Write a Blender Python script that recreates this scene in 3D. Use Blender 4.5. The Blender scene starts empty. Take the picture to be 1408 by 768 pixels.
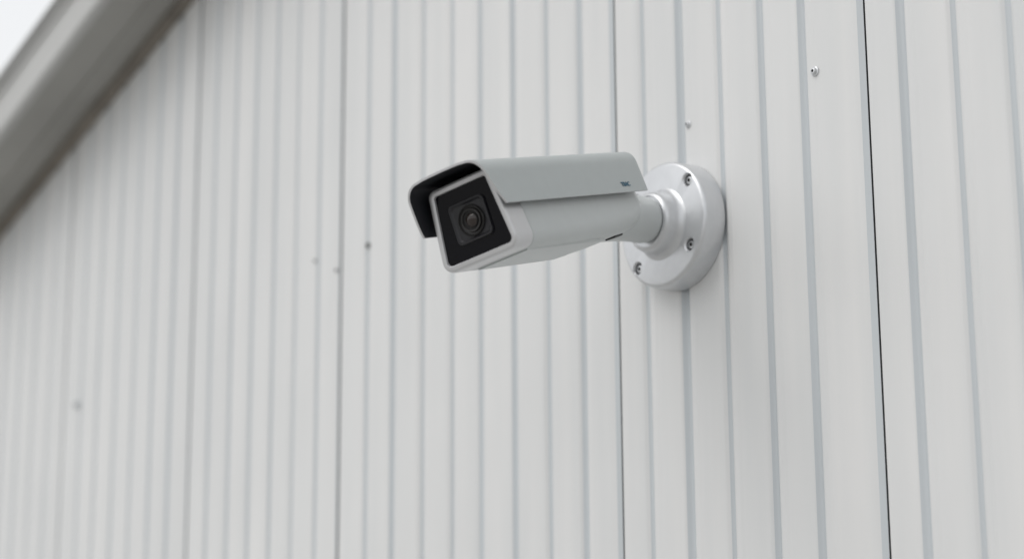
import bpy, bmesh, math, random
from mathutils import Vector, Matrix
random.seed(4)
scene = bpy.context.scene
scene.view_settings.view_transform = 'Standard'
scene.view_settings.look = 'None'
scene.view_settings.exposure = 0

# ------------------------------------------------------------ materials
def new_mat(name, col, rough=0.4, metal=0.0, spec=0.5, coat=0.0, nscale=0, namt=0.0, bump=0.0, bscale=200, stretch=(1,1,1)):
    m = bpy.data.materials.new(name); m.use_nodes = True
    nt = m.node_tree; b = nt.nodes['Principled BSDF']
    b.inputs['Roughness'].default_value = rough
    b.inputs['Metallic'].default_value = metal
    b.inputs['Specular IOR Level'].default_value = spec
    b.inputs['Coat Weight'].default_value = coat
    b.inputs['Coat Roughness'].default_value = 0.08
    b.inputs['Base Color'].default_value = (*col, 1)
    tc = nt.nodes.new('ShaderNodeTexCoord')
    mp = nt.nodes.new('ShaderNodeMapping'); mp.inputs['Scale'].default_value = stretch
    nt.links.new(tc.outputs['Object'], mp.inputs['Vector'])
    if namt > 0:
        n = nt.nodes.new('ShaderNodeTexNoise'); n.inputs['Scale'].default_value = nscale; n.inputs['Detail'].default_value = 6
        nt.links.new(mp.outputs['Vector'], n.inputs['Vector'])
        r = nt.nodes.new('ShaderNodeValToRGB')
        r.color_ramp.elements[0].position = 0.3; r.color_ramp.elements[1].position = 0.7
        r.color_ramp.elements[0].color = (*[c*(1-namt) for c in col], 1)
        r.color_ramp.elements[1].color = (*[min(1, c*(1+namt)) for c in col], 1)
        nt.links.new(n.outputs['Fac'], r.inputs['Fac'])
        nt.links.new(r.outputs['Color'], b.inputs['Base Color'])
        mr = nt.nodes.new('ShaderNodeMapRange')
        mr.inputs['To Min'].default_value = rough*0.85; mr.inputs['To Max'].default_value = rough*1.15
        nt.links.new(n.outputs['Fac'], mr.inputs['Value']); nt.links.new(mr.outputs['Result'], b.inputs['Roughness'])
    if bump > 0:
        n2 = nt.nodes.new('ShaderNodeTexNoise'); n2.inputs['Scale'].default_value = bscale; n2.inputs['Detail'].default_value = 4
        nt.links.new(tc.outputs['Object'], n2.inputs['Vector'])
        bp = nt.nodes.new('ShaderNodeBump'); bp.inputs['Strength'].default_value = bump; bp.inputs['Distance'].default_value = 0.001
        nt.links.new(n2.outputs['Fac'], bp.inputs['Height']); nt.links.new(bp.outputs['Normal'], b.inputs['Normal'])
    return m

def wall_material():
    m = bpy.data.materials.new('painted_steel_cladding'); m.use_nodes = True
    nt = m.node_tree; b = nt.nodes['Principled BSDF']; L = nt.links
    b.inputs['Roughness'].default_value = 0.42
    tc = nt.nodes.new('ShaderNodeTexCoord')
    mp = nt.nodes.new('ShaderNodeMapping'); mp.inputs['Scale'].default_value = (14, 14, 0.7)
    L.new(tc.outputs['Object'], mp.inputs['Vector'])
    n = nt.nodes.new('ShaderNodeTexNoise'); n.inputs['Scale'].default_value = 1.6; n.inputs['Detail'].default_value = 8
    L.new(mp.outputs['Vector'], n.inputs['Vector'])
    r = nt.nodes.new('ShaderNodeValToRGB')
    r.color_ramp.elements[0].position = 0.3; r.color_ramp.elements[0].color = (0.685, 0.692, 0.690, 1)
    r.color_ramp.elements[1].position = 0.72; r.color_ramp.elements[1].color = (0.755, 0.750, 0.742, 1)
    L.new(n.outputs['Fac'], r.inputs['Fac'])
    n3 = nt.nodes.new('ShaderNodeTexNoise'); n3.inputs['Scale'].default_value = 2.2; n3.inputs['Detail'].default_value = 5
    L.new(tc.outputs['Object'], n3.inputs['Vector'])
    mix = nt.nodes.new('ShaderNodeMix'); mix.data_type = 'RGBA'; mix.blend_type = 'MULTIPLY'
    mr = nt.nodes.new('ShaderNodeMapRange'); mr.inputs['From Min'].default_value = 0.35; mr.inputs['From Max'].default_value = 0.7
    mr.inputs['To Min'].default_value = 0.0; mr.inputs['To Max'].default_value = 1.0
    L.new(n3.outputs['Fac'], mr.inputs['Value']); L.new(mr.outputs['Result'], mix.inputs['Factor'])
    mix.inputs[7].default_value = (0.94, 0.943, 0.947, 1)
    L.new(r.outputs['Color'], mix.inputs[6]); L.new(mix.outputs[2], b.inputs['Base Color'])
    # oil canning
    mp2 = nt.nodes.new('ShaderNodeMapping'); mp2.inputs['Scale'].default_value = (1, 1, 0.25)
    L.new(tc.outputs['Object'], mp2.inputs['Vector'])
    n2 = nt.nodes.new('ShaderNodeTexNoise'); n2.inputs['Scale'].default_value = 9; n2.inputs['Detail'].default_value = 2
    L.new(mp2.outputs['Vector'], n2.inputs['Vector'])
    bp = nt.nodes.new('ShaderNodeBump'); bp.inputs['Strength'].default_value = 0.8; bp.inputs['Distance'].default_value = 0.008
    L.new(n2.outputs['Fac'], bp.inputs['Height']); L.new(bp.outputs['Normal'], b.inputs['Normal'])
    return m

M_wall = wall_material()
M_gap = new_mat('seam_gap_shade', (0.05, 0.052, 0.055), 0.8)  # darkness inside the open panel gaps, painted as near-black faces
M_groove = new_mat('groove_shade', (0.53, 0.56, 0.58), 0.5, nscale=20, namt=0.05, stretch=(1, 1, .1))  # cool-grey shade of grooves and seam edges, painted into the colour
M_softgap = new_mat('joint_gap_shade', (0.14, 0.152, 0.16), 0.6, nscale=20, namt=0.08, stretch=(1, 1, .1))  # lighter gap shade for soft and mid seams, painted mid grey
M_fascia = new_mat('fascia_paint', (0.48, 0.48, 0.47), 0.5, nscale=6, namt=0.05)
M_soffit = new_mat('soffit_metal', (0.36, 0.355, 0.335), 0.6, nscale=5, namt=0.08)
M_jtrim = new_mat('weathered_trim', (0.24, 0.215, 0.185), 0.7, nscale=12, namt=0.2)
M_roof = new_mat('roof_sheet', (0.35, 0.35, 0.34), 0.5, nscale=4, namt=0.1)
M_shield = new_mat('shield_paint', (0.43, 0.46, 0.46), 0.38, 0.0, nscale=60, namt=0.02, bump=0.12, bscale=2500)
M_body = new_mat('housing_paint', (0.52, 0.545, 0.545), 0.36, 0.0, nscale=60, namt=0.02, bump=0.12, bscale=2500)
M_alu = new_mat('cast_aluminium_paint', (0.64, 0.65, 0.665), 0.30, 0.6, nscale=90, namt=0.03, bump=0.15, bscale=1800)
M_bezel = new_mat('bezel_silver', (0.62, 0.62, 0.63), 0.30, 0.5, nscale=60, namt=0.02, bump=0.08, bscale=2500)
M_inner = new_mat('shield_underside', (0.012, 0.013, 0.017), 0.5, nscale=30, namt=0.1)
M_glass = new_mat('black_window', (0.003, 0.003, 0.005), 0.08, 0, 0.22, coat=0.0, nscale=5, namt=0.1)
M_lframe = new_mat('lens_frame', (0.022, 0.022, 0.025), 0.30, 0, 0.4, nscale=30, namt=0.1)
M_lblack = new_mat('lens_barrel', (0.008, 0.0075, 0.0075), 0.25, 0, 0.35, nscale=30, namt=0.1)
M_lring = new_mat('lens_ring', (0.045, 0.043, 0.042), 0.3, 0.3, nscale=30, namt=0.1)
M_lens = new_mat('lens_glass', (0.02, 0.012, 0.009), 0.04, 0, 0.5, coat=0.2, nscale=5, namt=0.1)
M_screw = new_mat('zinc_screw', (0.6, 0.61, 0.62), 0.3, 0.9, nscale=300, namt=0.1)
M_dark = new_mat('socket_dark', (0.03, 0.03, 0.03), 0.6, nscale=30, namt=0.1)
M_label = new_mat('label_ink', (0.02, 0.11, 0.18), 0.5, nscale=30, namt=0.1)
M_conc = new_mat('concrete', (0.36, 0.355, 0.34), 0.85, nscale=0.8, namt=0.15)

# ------------------------------------------------------------ helpers
def mk(name, verts, faces, mat, parent=None, smooth=35, mi=None, mats=None, M=None):
    me = bpy.data.meshes.new(name); me.from_pydata([tuple(v) for v in verts], [], faces); me.update()
    bm = bmesh.new(); bm.from_mesh(me); bmesh.ops.recalc_face_normals(bm, faces=bm.faces); bm.to_mesh(me); bm.free()
    for mm in (mats or [mat]): me.materials.append(mm)
    if mi:
        for p, i in zip(me.polygons, mi): p.material_index = i
    if smooth:
        for p in me.polygons: p.use_smooth = True
        me.set_sharp_from_angle(angle=math.radians(smooth))
    o = bpy.data.objects.new(name, me); scene.collection.objects.link(o)
    if M is not None: o.matrix_world = M
    if parent:
        o.parent = parent
    return o

def empty(name):
    e = bpy.data.objects.new(name, None); scene.collection.objects.link(e); e.empty_display_size = 0.1
    return e

def rpoly(corners, radii, n=8):
    pts = []; N = len(corners)
    for i in range(N):
        p = Vector(corners[i]); a = Vector(corners[i-1]); c = Vector(corners[(i+1) % N])
        d1 = (a-p).normalized(); d2 = (c-p).normalized(); r = radii[i]
        ang = math.acos(max(-1, min(1, d1.dot(d2)))); t = r/math.tan(ang/2)
        cen = p + (d1+d2).normalized()*(r/math.sin(ang/2))
        s = p+d1*t-cen; e = p+d2*t-cen
        a0 = math.atan2(s.y, s.x); a1 = math.atan2(e.y, e.x); da = (a1-a0+math.pi) % (2*math.pi)-math.pi
        for k in range(n+1):
            q = a0+da*k/n; pts.append((cen.x+r*math.cos(q), cen.y+r*math.sin(q)))
    return pts

def trap(hb, ht, zb, zt, rb, rt, n=8):
    return rpoly([(-hb, zb), (hb, zb), (ht, zt), (-ht, zt)], [rb, rb, rt, rt], n)

def loft(secs, cap0=True, cap1=True):
    V = []; F = []; n = len(secs[0][1])
    for y, pts in secs: V += [(x, y, z) for x, z in pts]
    for i in range(len(secs)-1):
        for k in range(n):
            a = i*n+k; b = i*n+(k+1) % n
            F.append((a, b, b+n, a+n))
    if cap0: F.append(tuple(range(n-1, -1, -1)))
    if cap1: F.append(tuple(range((len(secs)-1)*n, len(secs)*n)))
    return V, F

def lathe(profile, seg=96):
    """profile: list (r, y) about the Y axis; r=0 ends are capped"""
    V = []; F = []; rows = []
    for r, y in profile:
        if r < 1e-6: rows.append([len(V)]); V.append((0, y, 0))
        else:
            st = len(V); rows.append(list(range(st, st+seg)))
            V += [(r*math.cos(2*math.pi*k/seg), y, r*math.sin(2*math.pi*k/seg)) for k in range(seg)]
    for A, B in zip(rows, rows[1:]):
        for k in range(seg):
            k2 = (k+1) % seg
            if len(A) == 1 and len(B) == 1: continue
            if len(A) == 1: F.append((A[0], B[k], B[k2]))
            elif len(B) == 1: F.append((A[k], B[0], A[k2]))
            else: F.append((A[k], B[k], B[k2], A[k2]))
    return V, F

# ============================================================ BUILDING
bld = empty('metal_clad_building')
GZ = -3.4
XL, XR, XA = -4.5, 9.5, 2.5
SL = 0.3174
def rake(x):
    return 1.0136+SL*x if x <= XA else 1.0136+SL*XA-SL*(x-XA)

# cladding profile (x, y) with y>0 into the wall
prof = []; mid = []
seams = [(-1.153, 'soft'), (-0.715, 'soft'), (-0.112, 'mid'), (0.282, 'dark')]
x = 0.282
while x < XR-0.5:
    x += 0.394; seams.append((x, random.choice(['dark', 'mid', 'soft'])))
x = -1.153
while x > XL+0.5:
    x -= 0.47; seams.insert(0, (x, 'soft'))
def P(x, y, m=0): prof.append((x, y)); mid.append(m)
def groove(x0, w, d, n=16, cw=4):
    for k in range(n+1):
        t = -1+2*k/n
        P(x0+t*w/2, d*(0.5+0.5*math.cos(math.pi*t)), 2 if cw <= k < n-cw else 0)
    # small stiffening bead next to the groove
    b0 = x0+w/2+.006
    for k in range(7):
        t = -1+2*k/6
        P(b0+t*.004, -.0005*(0.5+0.5*math.cos(math.pi*t)))
def seam(x0, kind):
    if kind in ('dark', 'mid'):
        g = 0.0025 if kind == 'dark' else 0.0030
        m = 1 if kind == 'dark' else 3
        P(x0-.019, 0); P(x0-.015, .0008); P(x0-.011, .0022, 2); P(x0-.007, .0030, 2); P(x0-.0045, .0032, 2); P(x0-g-.0004, .0034, m)  # shade band beside the gap painted with the groove colour
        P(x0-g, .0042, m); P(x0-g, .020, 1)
        P(x0+g, .020, 1); P(x0+g, .0022, 0)
        for p in [(g, 0.0006), (g+0.0004, -0.0002), (g+0.0014, -0.0008), (g+0.004, -0.0009), (g+0.008, 0.0)]:
            P(x0+p[0], p[1])
    else:
        g = 0.0030
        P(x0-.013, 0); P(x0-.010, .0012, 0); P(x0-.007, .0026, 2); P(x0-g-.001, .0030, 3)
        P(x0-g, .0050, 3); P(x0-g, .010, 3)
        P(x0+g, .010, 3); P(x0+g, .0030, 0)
        P(x0+.0046, .0006); P(x0+.009, 0)
P(XL, 0)
for i, (sx, kind) in enumerate(seams):
    seam(sx, kind)
    nx = seams[i+1][0] if i+1 < len(seams) else XR
    w = nx-sx
    if abs(w-0.394) < 0.01:
        ribs = [0.048, 0.113, 0.177, 0.2436, 0.307]
    else:
        nr = max(1, round(w/0.067)); ribs = [w*k/nr for k in range(1, nr)]
    for r in ribs:
        s = random.uniform(.75, 1.1)
        groove(sx+r+random.uniform(-.002, .002), 0.0205*(.6+.4*s), 0.0050*s, cw=random.choice([3, 4, 4, 5]))
P(XR, 0)
V = []; F = []; mi = []
for (px, py) in prof:
    V.append((px, py, GZ)); V.append((px, py, rake(px)+0.05))
for i in range(len(prof)-1):
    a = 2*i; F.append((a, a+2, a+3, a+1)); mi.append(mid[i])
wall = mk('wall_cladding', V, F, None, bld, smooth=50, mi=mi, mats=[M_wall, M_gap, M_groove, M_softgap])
if sum((p.normal.y*p.area for p in wall.data.polygons)) > 0: wall.data.flip_normals()

def boxpts(x0, x1, y0, y1, z0, z1):
    V = [(x0,y0,z0),(x1,y0,z0),(x1,y1,z0),(x0,y1,z0),(x0,y0,z1),(x1,y0,z1),(x1,y1,z1),(x0,y1,z1)]
    F = [(0,3,2,1),(4,5,6,7),(0,1,5,4),(1,2,6,5),(2,3,7,6),(3,0,4,7)]
    return V, F
DEP = 8.0
for nm, xx, s in (('side_wall_west', XL, 1), ('side_wall_east', XR, -1)):
    V, F = boxpts(xx, xx+s*0.05, 0.03, DEP, GZ, rake(xx)+0.03)
    mk(nm, V, F, M_wall, bld, 0)
mk('back_wall', [(XL, DEP, GZ), (XR, DEP, GZ), (XR, DEP, rake(XR)), (XA, DEP, rake(XA)), (XL, DEP, rake(XL))], [(0, 1, 2, 3, 4)], M_wall, bld, 0)

def prism(name, x0, x1, section, mat):
    n = len(section); V = []; F = []
    for x in (x0, x1):
        zc = 1.0136+SL*x if x1 <= XA+1e-6 else 1.0136+SL*XA-SL*(x-XA)
        V += [(x, y, zc+dz) for y, dz in section]
    for k in range(n):
        F.append((k, (k+1) % n, (k+1) % n+n, k+n))
    F.append(tuple(range(n-1, -1, -1))); F.append(tuple(range(n, 2*n)))
    return mk(name, V, F, mat, bld, 0)
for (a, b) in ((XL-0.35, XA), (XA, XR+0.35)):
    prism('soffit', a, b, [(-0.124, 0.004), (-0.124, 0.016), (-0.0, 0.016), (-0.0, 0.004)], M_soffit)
    prism('soffit_bead', a, b, [(-0.062, 0.0005), (-0.062, 0.0035), (-0.056, 0.0035), (-0.056, 0.0005)], M_soffit)
    prism('fascia', a, b, [(-0.138, 0.004), (-0.135, 0.0), (-0.122, 0.0), (-0.1245, 0.003), (-0.1245, 0.084), (-0.138, 0.084)], M_fascia)
    prism('fascia_drip', a, b, [(-0.143, 0.070), (-0.143, 0.084), (-0.1385, 0.084), (-0.1385, 0.070)], M_fascia)
    prism('wall_trim', a, b, [(-0.018, -0.012), (-0.018, 0.002), (-0.001, 0.002), (-0.001, -0.012)], M_jtrim)
    prism('roof_panel', a, b, [(-0.15, 0.086), (-0.15, 0.096), (DEP+0.15, 0.096), (DEP+0.15, 0.086)], M_roof)

def wall_screw(X, Z, s=1.0, dark=False):
    pf = [(0.0, -0.0026), (0.0012, -0.0028), (0.0016, -0.0045), (0.0030, -0.0042), (0.0036, -0.003), (0.0037, -0.0018), (0.0052, -0.0014), (0.0055, -0.0004), (0.0055, 0.001)]
    V, F = lathe([(r*s, y*s) for r, y in pf], 32)
    V = [(x+X, y, z+Z) for x, y, z in V]
    mi = [1 if f and max(abs(math.hypot(V[i][0]-X, V[i][2]-Z)) for i in f) < 0.00165*s or (dark) else 0 for f in F]
    mk('cladding_screw', V, F, None, bld, 40, mi=mi, mats=[M_screw, M_dark])
wall_screw(0.212, 0.123, 1.0)
wall_screw(0.0151, 0.1157, 0.85)
wall_screw(-0.642, 0.110, 0.75, True)
wall_screw(-1.565, 0.0149, 1.2)
wall_screw(-0.725, 0.0914, 0.4, True)
wall_screw(-0.783, 0.116, 0.4, True)
wall_screw(0.86, 0.12, 0.9); wall_screw(1.26, 0.12, 0.9)

# ============================================================ SECURITY CAMERA
cam_obj = empty('security_camera')
V, F = lathe([(0, -0.030), (0.0655, -0.030), (0.0675, -0.0293), (0.0692, -0.0275), (0.070, -0.025), (0.0703, -0.001), (0.0, -0.001)], 160)
disc = mk('mount_plate', V, F, M_alu, cam_obj, 30)
holes = [(0.043, 0.041), (0.0435, -0.031), (-0.0425, -0.0415), (-0.043, 0.036)]
for (hx, hz) in holes:
    V, F = lathe([(0, -0.040), (0.0082, -0.040), (0.0082, -0.0302), (0.0066, -0.0282), (0.0066, -0.019), (0, -0.019)], 40)
    V = [(x+hx, y, z+hz) for x, y, z in V]
    c = mk('cutter', V, F, M_alu, None, 0)
    md = disc.modifiers.new('b', 'BOOLEAN'); md.object = c; md.operation = 'DIFFERENCE'; md.solver = 'EXACT'
    dg = bpy.context.evaluated_depsgraph_get(); dg.update()
    me = bpy.data.meshes.new_from_object(disc.evaluated_get(dg))
    disc.modifiers.clear(); disc.data = me
    bpy.data.objects.remove(c)
for p in disc.data.polygons: p.use_smooth = True
disc.data.set_sharp_from_angle(angle=math.radians(30))
for (hx, hz) in holes:
    V, F = lathe([(0, -0.0235), (0.0019, -0.0235), (0.0021, -0.0272), (0.0040, -0.0268), (0.0050, -0.0255), (0.0053, -0.0235), (0.0053, -0.018)], 32)
    V = [(x+hx, y, z+hz) for x, y, z in V]
    mi = [1 if max(math.hypot(V[i][0]-hx, V[i][2]-hz) for i in f) < 0.0022 else 0 for f in F]
    mk('plate_screw', V, F, None, cam_obj, 35, mi=mi, mats=[M_screw, M_dark])
pf = [(0.041, -0.0295), (0.0385, -0.0308), (0.0355, -0.0335), (0.0340, -0.037), (0.0335, -0.046), (0.0325, -0.0495), (0.0300, -0.0520), (0.0285, -0.0525), (0.0278, -0.0505), (0.020, -0.0505)]
V, F = lathe(pf, 96); mk('swivel_collar', V, F, M_alu, cam_obj, 40)

h = Vector((.9512, .2537, .1773)); bk = Vector((-.294, .920, .2586)); v = Vector((-.0975, -.298, .9494))
h.normalize(); v = h.cross(bk).normalized(); bk = v.cross(h).normalized()
Fp = Vector((.1067, -.3657, -.0677))
MH = Matrix(((h.x, bk.x, v.x, Fp.x), (h.y, bk.y, v.y, Fp.y), (h.z, bk.z, v.z, Fp.z), (0, 0, 0, 1)))
head = empty('housing'); head.matrix_world = MH; head.parent = cam_obj
bpy.context.view_layer.update()
def part(name, V, F, mat, **k):
    o = mk(name, V, F, mat, None, **k); o.parent = head; return o

p0 = Vector((0.0, -0.044, 0.0)); p1 = Vector((0.004, -0.068, 0.0)); p2 = Vector((0.016, -0.098, -0.004)); p3 = Vector((0.038, -0.155, -0.020))
path = []
for k in range(17):
    t = k/16
    path.append(((1-t)**3)*p0+3*((1-t)**2)*t*p1+3*(1-t)*t*t*p2+t**3*p3)
V = []; F = []; seg = 72
for i, p in enumerate(path):
    tg = (path[min(i+1, 16)]-path[max(i-1, 0)]).normalized()
    sx = tg.cross(Vector((0, 0, 1))).normalized(); sz = sx.cross(tg)
    r = 0.0255 if i > 3 else 0.0232
    if i == 3: r = 0.0245
    V += [tuple(p+sx*r*math.cos(2*math.pi*q/seg)+sz*r*math.sin(2*math.pi*q/seg)) for q in range(seg)]
for i in range(16):
    for q in range(seg):
        a = i*seg+q; b_ = i*seg+(q+1) % seg; F.append((a, b_, b_+seg, a+seg))
mk('swivel_arm', V, F, M_body, cam_obj, 40)

def T(d=0.0, hb=.0475, ht=.0385, zb=-.042, zt=.040, rb=.012, rt=.009):
    return trap(hb-d, ht-d, zb+d, zt-d, max(rb-d, .003), max(rt-d, .003), 8)
secs = [(0.0292, T(.0012)), (0.0300, T(.0004)), (0.0312, T(0)), (0.12, T(0, zb=-.0415, rb=.014)), (0.190, T(.0004, zb=-.0405, rb=.017)), (0.222, T(.0010, zb=-.038, rb=.019)),
        (0.242, T(.0025, zb=-.035, rb=.021)), (0.250, T(.0050, zb=-.032, rb=.022)), (0.2545, T(.009, zb=-.029, rb=.024)), (0.256, T(.014, zb=-.027, rb=.026))]
V, F = loft(secs); part('main_housing', V, F, M_body, smooth=28)
V, F = loft([(0.02, T(.003)), (0.04, T(.003))]); part('gasket', V, F, M_dark)
V, F = loft([(0.034, rpoly([(-.030, -.0436), (.030, -.0436), (.0325, -.040), (-.0325, -.040)], [.001]*4, 2)),
             (0.165, rpoly([(-.029, -.0432), (.029, -.0432), (.0315, -.040), (-.0315, -.040)], [.001]*4, 2)),
             (0.182, rpoly([(-.026, -.0415), (.026, -.0415), (.030, -.038), (-.030, -.038)], [.001]*4, 2))])
part('base_rail', V, F, M_body, smooth=28)
V, F = loft([(0.203, rpoly([(.014, -.0405), (.027, -.0405), (.027, -.034), (.014, -.034)], [.001]*4, 2)),
             (0.220, rpoly([(.014, -.0390), (.026, -.0390), (.026, -.030), (.014, -.030)], [.001]*4, 2))])
part('underside_recess', V, F, M_dark, smooth=28)  # dark block standing in for the shaded recess under the housing

outer = [(0.0285, T(.0010)), (0.0275, T(0)), (0.004, T(0)), (0.0015, T(.0006)), (0.0003, T(.0018)), (0.0, T(.0028)),
         (0.0, T(.0060)), (0.0006, T(.0067)), (0.0035, T(.0071))]
V, F = loft(outer, False, False); part('front_bezel', V, F, M_bezel, smooth=40)
V, F = loft([(0.0028, T(.0067)), (0.006, T(.0067))], True, True)
part('front_window', V, F, M_glass, smooth=30)

def RR(w, hh, r): return rpoly([(-w, -hh), (w, -hh), (w, hh), (-w, hh)], [r]*4, 6)
def off(pts, dx, dz): return [(x+dx, z+dz) for x, z in pts]
LX, LZ = 0.001, -0.001
fr = [(0.0027, off(RR(.0215, .0200, .005), LX, LZ)), (0.0005, off(RR(.0213, .0198, .005), LX, LZ)), (-0.0002, off(RR(.0206, .0191, .0045), LX, LZ)),
      (-0.0002, off(RR(.0196, .0181, .004), LX, LZ)), (0.0008, off(RR(.0190, .0175, .0036), LX, LZ)), (0.0020, off(RR(.0175, .0160, .003), LX, LZ))]
V, F = loft(fr, False, True); part('lens_surround', V, F, M_lframe, smooth=30)
def ring(name, pf, mat):
    V, F = lathe(pf, 64); V = [(x+LX+.001, y, z+LZ-.0005) for x, y, z in V]; part(name, V, F, mat, smooth=35)
ring('lens_barrel_outer', [(.0152, .0019), (.0152, .0004), (.0146, -.0003), (.0136, -.0003), (.0132, .0006), (.0110, .0014), (.0108, .0017)], M_lblack)
ring('lens_ring', [(.0110, .0016), (.0110, -.0001), (.0106, -.0004), (.0100, -.0003), (.0096, .0012)], M_lring)
ring('lens_inner_ring', [(.0098, .0012), (.0076, .0014), (.0074, .0004), (.0069, .0004), (.0060, .0013)], M_lblack)
ring('lens_element', [(.0065, .0012), (.0054, .0004), (.0038, -.0003), (.0018, -.0007), (0, -.0008)], M_lens)

def shield_profile(inset, s=1.0):
    hb, ht, zt, rr = .0525-inset, .0455-inset, .0485-inset, .019-inset
    c = rpoly([(hb, -.001), (ht, zt), (-ht, zt), (-hb, -.001)], [.0001, rr, rr, .0001], 10)
    n = 11
    arc1 = c[n:2*n]; arc2 = c[2*n:3*n]
    def side(a, b, m=5): return [(a[0]+(b[0]-a[0])*k/m, a[1]+(b[1]-a[1])*k/m) for k in range(m)]
    pts = side((hb, -.001), arc1[0])+arc1
    top = side(arc1[-1], arc2[0], 8)[1:]
    pts += [(x, z+0.0012*(1-(x/ht)**2)) for x, z in top]
    pts += arc2
    e = side((-hb, -.001), arc2[-1])
    pts += e[::-1]
    return pts
O = shield_profile(0); I = shield_profile(.0022)
n = len(O)
def yfront(z):
    t = max(0, min(1, z/.048)); return -.007-.016*t**0.7
V = []; F = []; mi = []
stations = 14
for (PP, which) in ((O, 0), (I, 1)):
    for s_ in range(stations):
        t = s_/(stations-1)
        for (x, z), (xo, zo) in zip(PP, O):
            y0 = yfront(zo); y1 = .252+0.006*max(0, zo/.048)
            V.append((x, y0+(y1-y0)*t, z))
def idx(w, s_, k): return w*stations*n+s_*n+k
for s_ in range(stations-1):
    for k in range(n-1):
        F.append((idx(0, s_, k), idx(0, s_, k+1), idx(0, s_+1, k+1), idx(0, s_+1, k))); mi.append(0)
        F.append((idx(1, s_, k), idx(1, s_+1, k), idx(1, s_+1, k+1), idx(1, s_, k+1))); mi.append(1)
for k in range(n-1):
    F.append((idx(0, 0, k), idx(1, 0, k), idx(1, 0, k+1), idx(0, 0, k+1))); mi.append(2)
    F.append((idx(0, stations-1, k), idx(1, stations-1, k), idx(1, stations-1, k+1), idx(0, stations-1, k+1))); mi.append(0)
for s_ in range(stations-1):
    for k in (0, n-1):
        F.append((idx(0, s_, k), idx(1, s_, k), idx(1, s_+1, k), idx(0, s_+1, k))); mi.append(2)
part('sun_shield', V, F, None, smooth=30, mi=mi, mats=[M_shield, M_inner, M_bezel])

cu = bpy.data.curves.new('label', 'FONT'); cu.body = 'TBAC'; cu.size = 0.0066; cu.extrude = 0.00008; cu.offset = 0.0002
lo = bpy.data.objects.new('label_tmp', cu); scene.collection.objects.link(lo)
dg = bpy.context.evaluated_depsgraph_get(); me = bpy.data.meshes.new_from_object(lo.evaluated_get(dg)); bpy.data.objects.remove(lo)
me.materials.clear(); me.materials.append(M_label)
lab = bpy.data.objects.new('label', me); scene.collection.objects.link(lab); lab.parent = head
up = Vector((-.007, 0, .0495)).normalized(); xt = Vector((0, 1, 0)); nz = xt.cross(up)
pos = Vector((.0525-.0062*.1414+.0004, .205, .0055))
lab.matrix_local = Matrix(((xt.x, up.x, nz.x, pos.x), (xt.y, up.y, nz.y, pos.y), (xt.z, up.z, nz.z, pos.z), (0, 0, 0, 1)))

g = mk('ground', [(-400, -400, GZ), (400, -400, GZ), (400, 400, GZ), (-400, 400, GZ)], [(0, 1, 2, 3)], M_conc, None, 0)

# ============================================================ LIGHT
el, az = math.radians(52), math.radians(195)
w = bpy.data.worlds.new('World'); scene.world = w; w.use_nodes = True
nt = w.node_tree; bg = nt.nodes['Background']
sky = nt.nodes.new('ShaderNodeTexSky'); sky.sky_type = 'NISHITA'; sky.sun_disc = False
sky.sun_elevation = el; sky.sun_rotation = az; sky.dust_density = 4; sky.air_density = 1.0
hs = nt.nodes.new('ShaderNodeHueSaturation'); hs.inputs['Saturation'].default_value = 0.2
nt.links.new(sky.outputs['Color'], hs.inputs['Color'])
mx = nt.nodes.new('ShaderNodeMix'); mx.data_type = 'RGBA'; mx.inputs['Factor'].default_value = 0.75
nt.links.new(hs.outputs['Color'], mx.inputs[6]); mx.inputs[7].default_value = (7.4, 7.5, 7.6, 1)
nt.links.new(mx.outputs[2], bg.inputs['Color'])
bg.inputs['Strength'].default_value = 0.14
sd = bpy.data.lights.new('sun', 'SUN'); sd.energy = 0.7; sd.angle = math.radians(45); sd.color = (1, .98, .95)
so = bpy.data.objects.new('sun', sd); scene.collection.objects.link(so)
ds = Vector((math.sin(az)*math.cos(el), math.cos(az)*math.cos(el), math.sin(el)))
so.rotation_euler = ds.to_track_quat('Z', 'Y').to_euler(); so.location = ds*20

# ============================================================ CAMERA
r = Vector((.599, .801, 0)).normalized(); f3 = Vector((-.7808, .5839, .2233)).normalized()
u = r.cross(f3).normalized()
rho = math.radians(0.37)
u2 = u*math.cos(rho)+r*math.sin(rho); r2 = r*math.cos(rho)-u*math.sin(rho)
C = Vector((1.595, -1.428, -.545))
cd = bpy.data.cameras.new('camera'); co = bpy.data.objects.new('camera', cd); scene.collection.objects.link(co)
co.matrix_world = Matrix(((r2.x, u2.x, -f3.x, C.x), (r2.y, u2.y, -f3.y, C.y), (r2.z, u2.z, -f3.z, C.z), (0, 0, 0, 1)))
cd.sensor_width = 36; cd.lens = 2740/1408*36; cd.clip_start = .05; cd.clip_end = 2000
cd.dof.use_dof = True; cd.dof.focus_distance = 2.0; cd.dof.aperture_fstop = 2.8
scene.camera = co
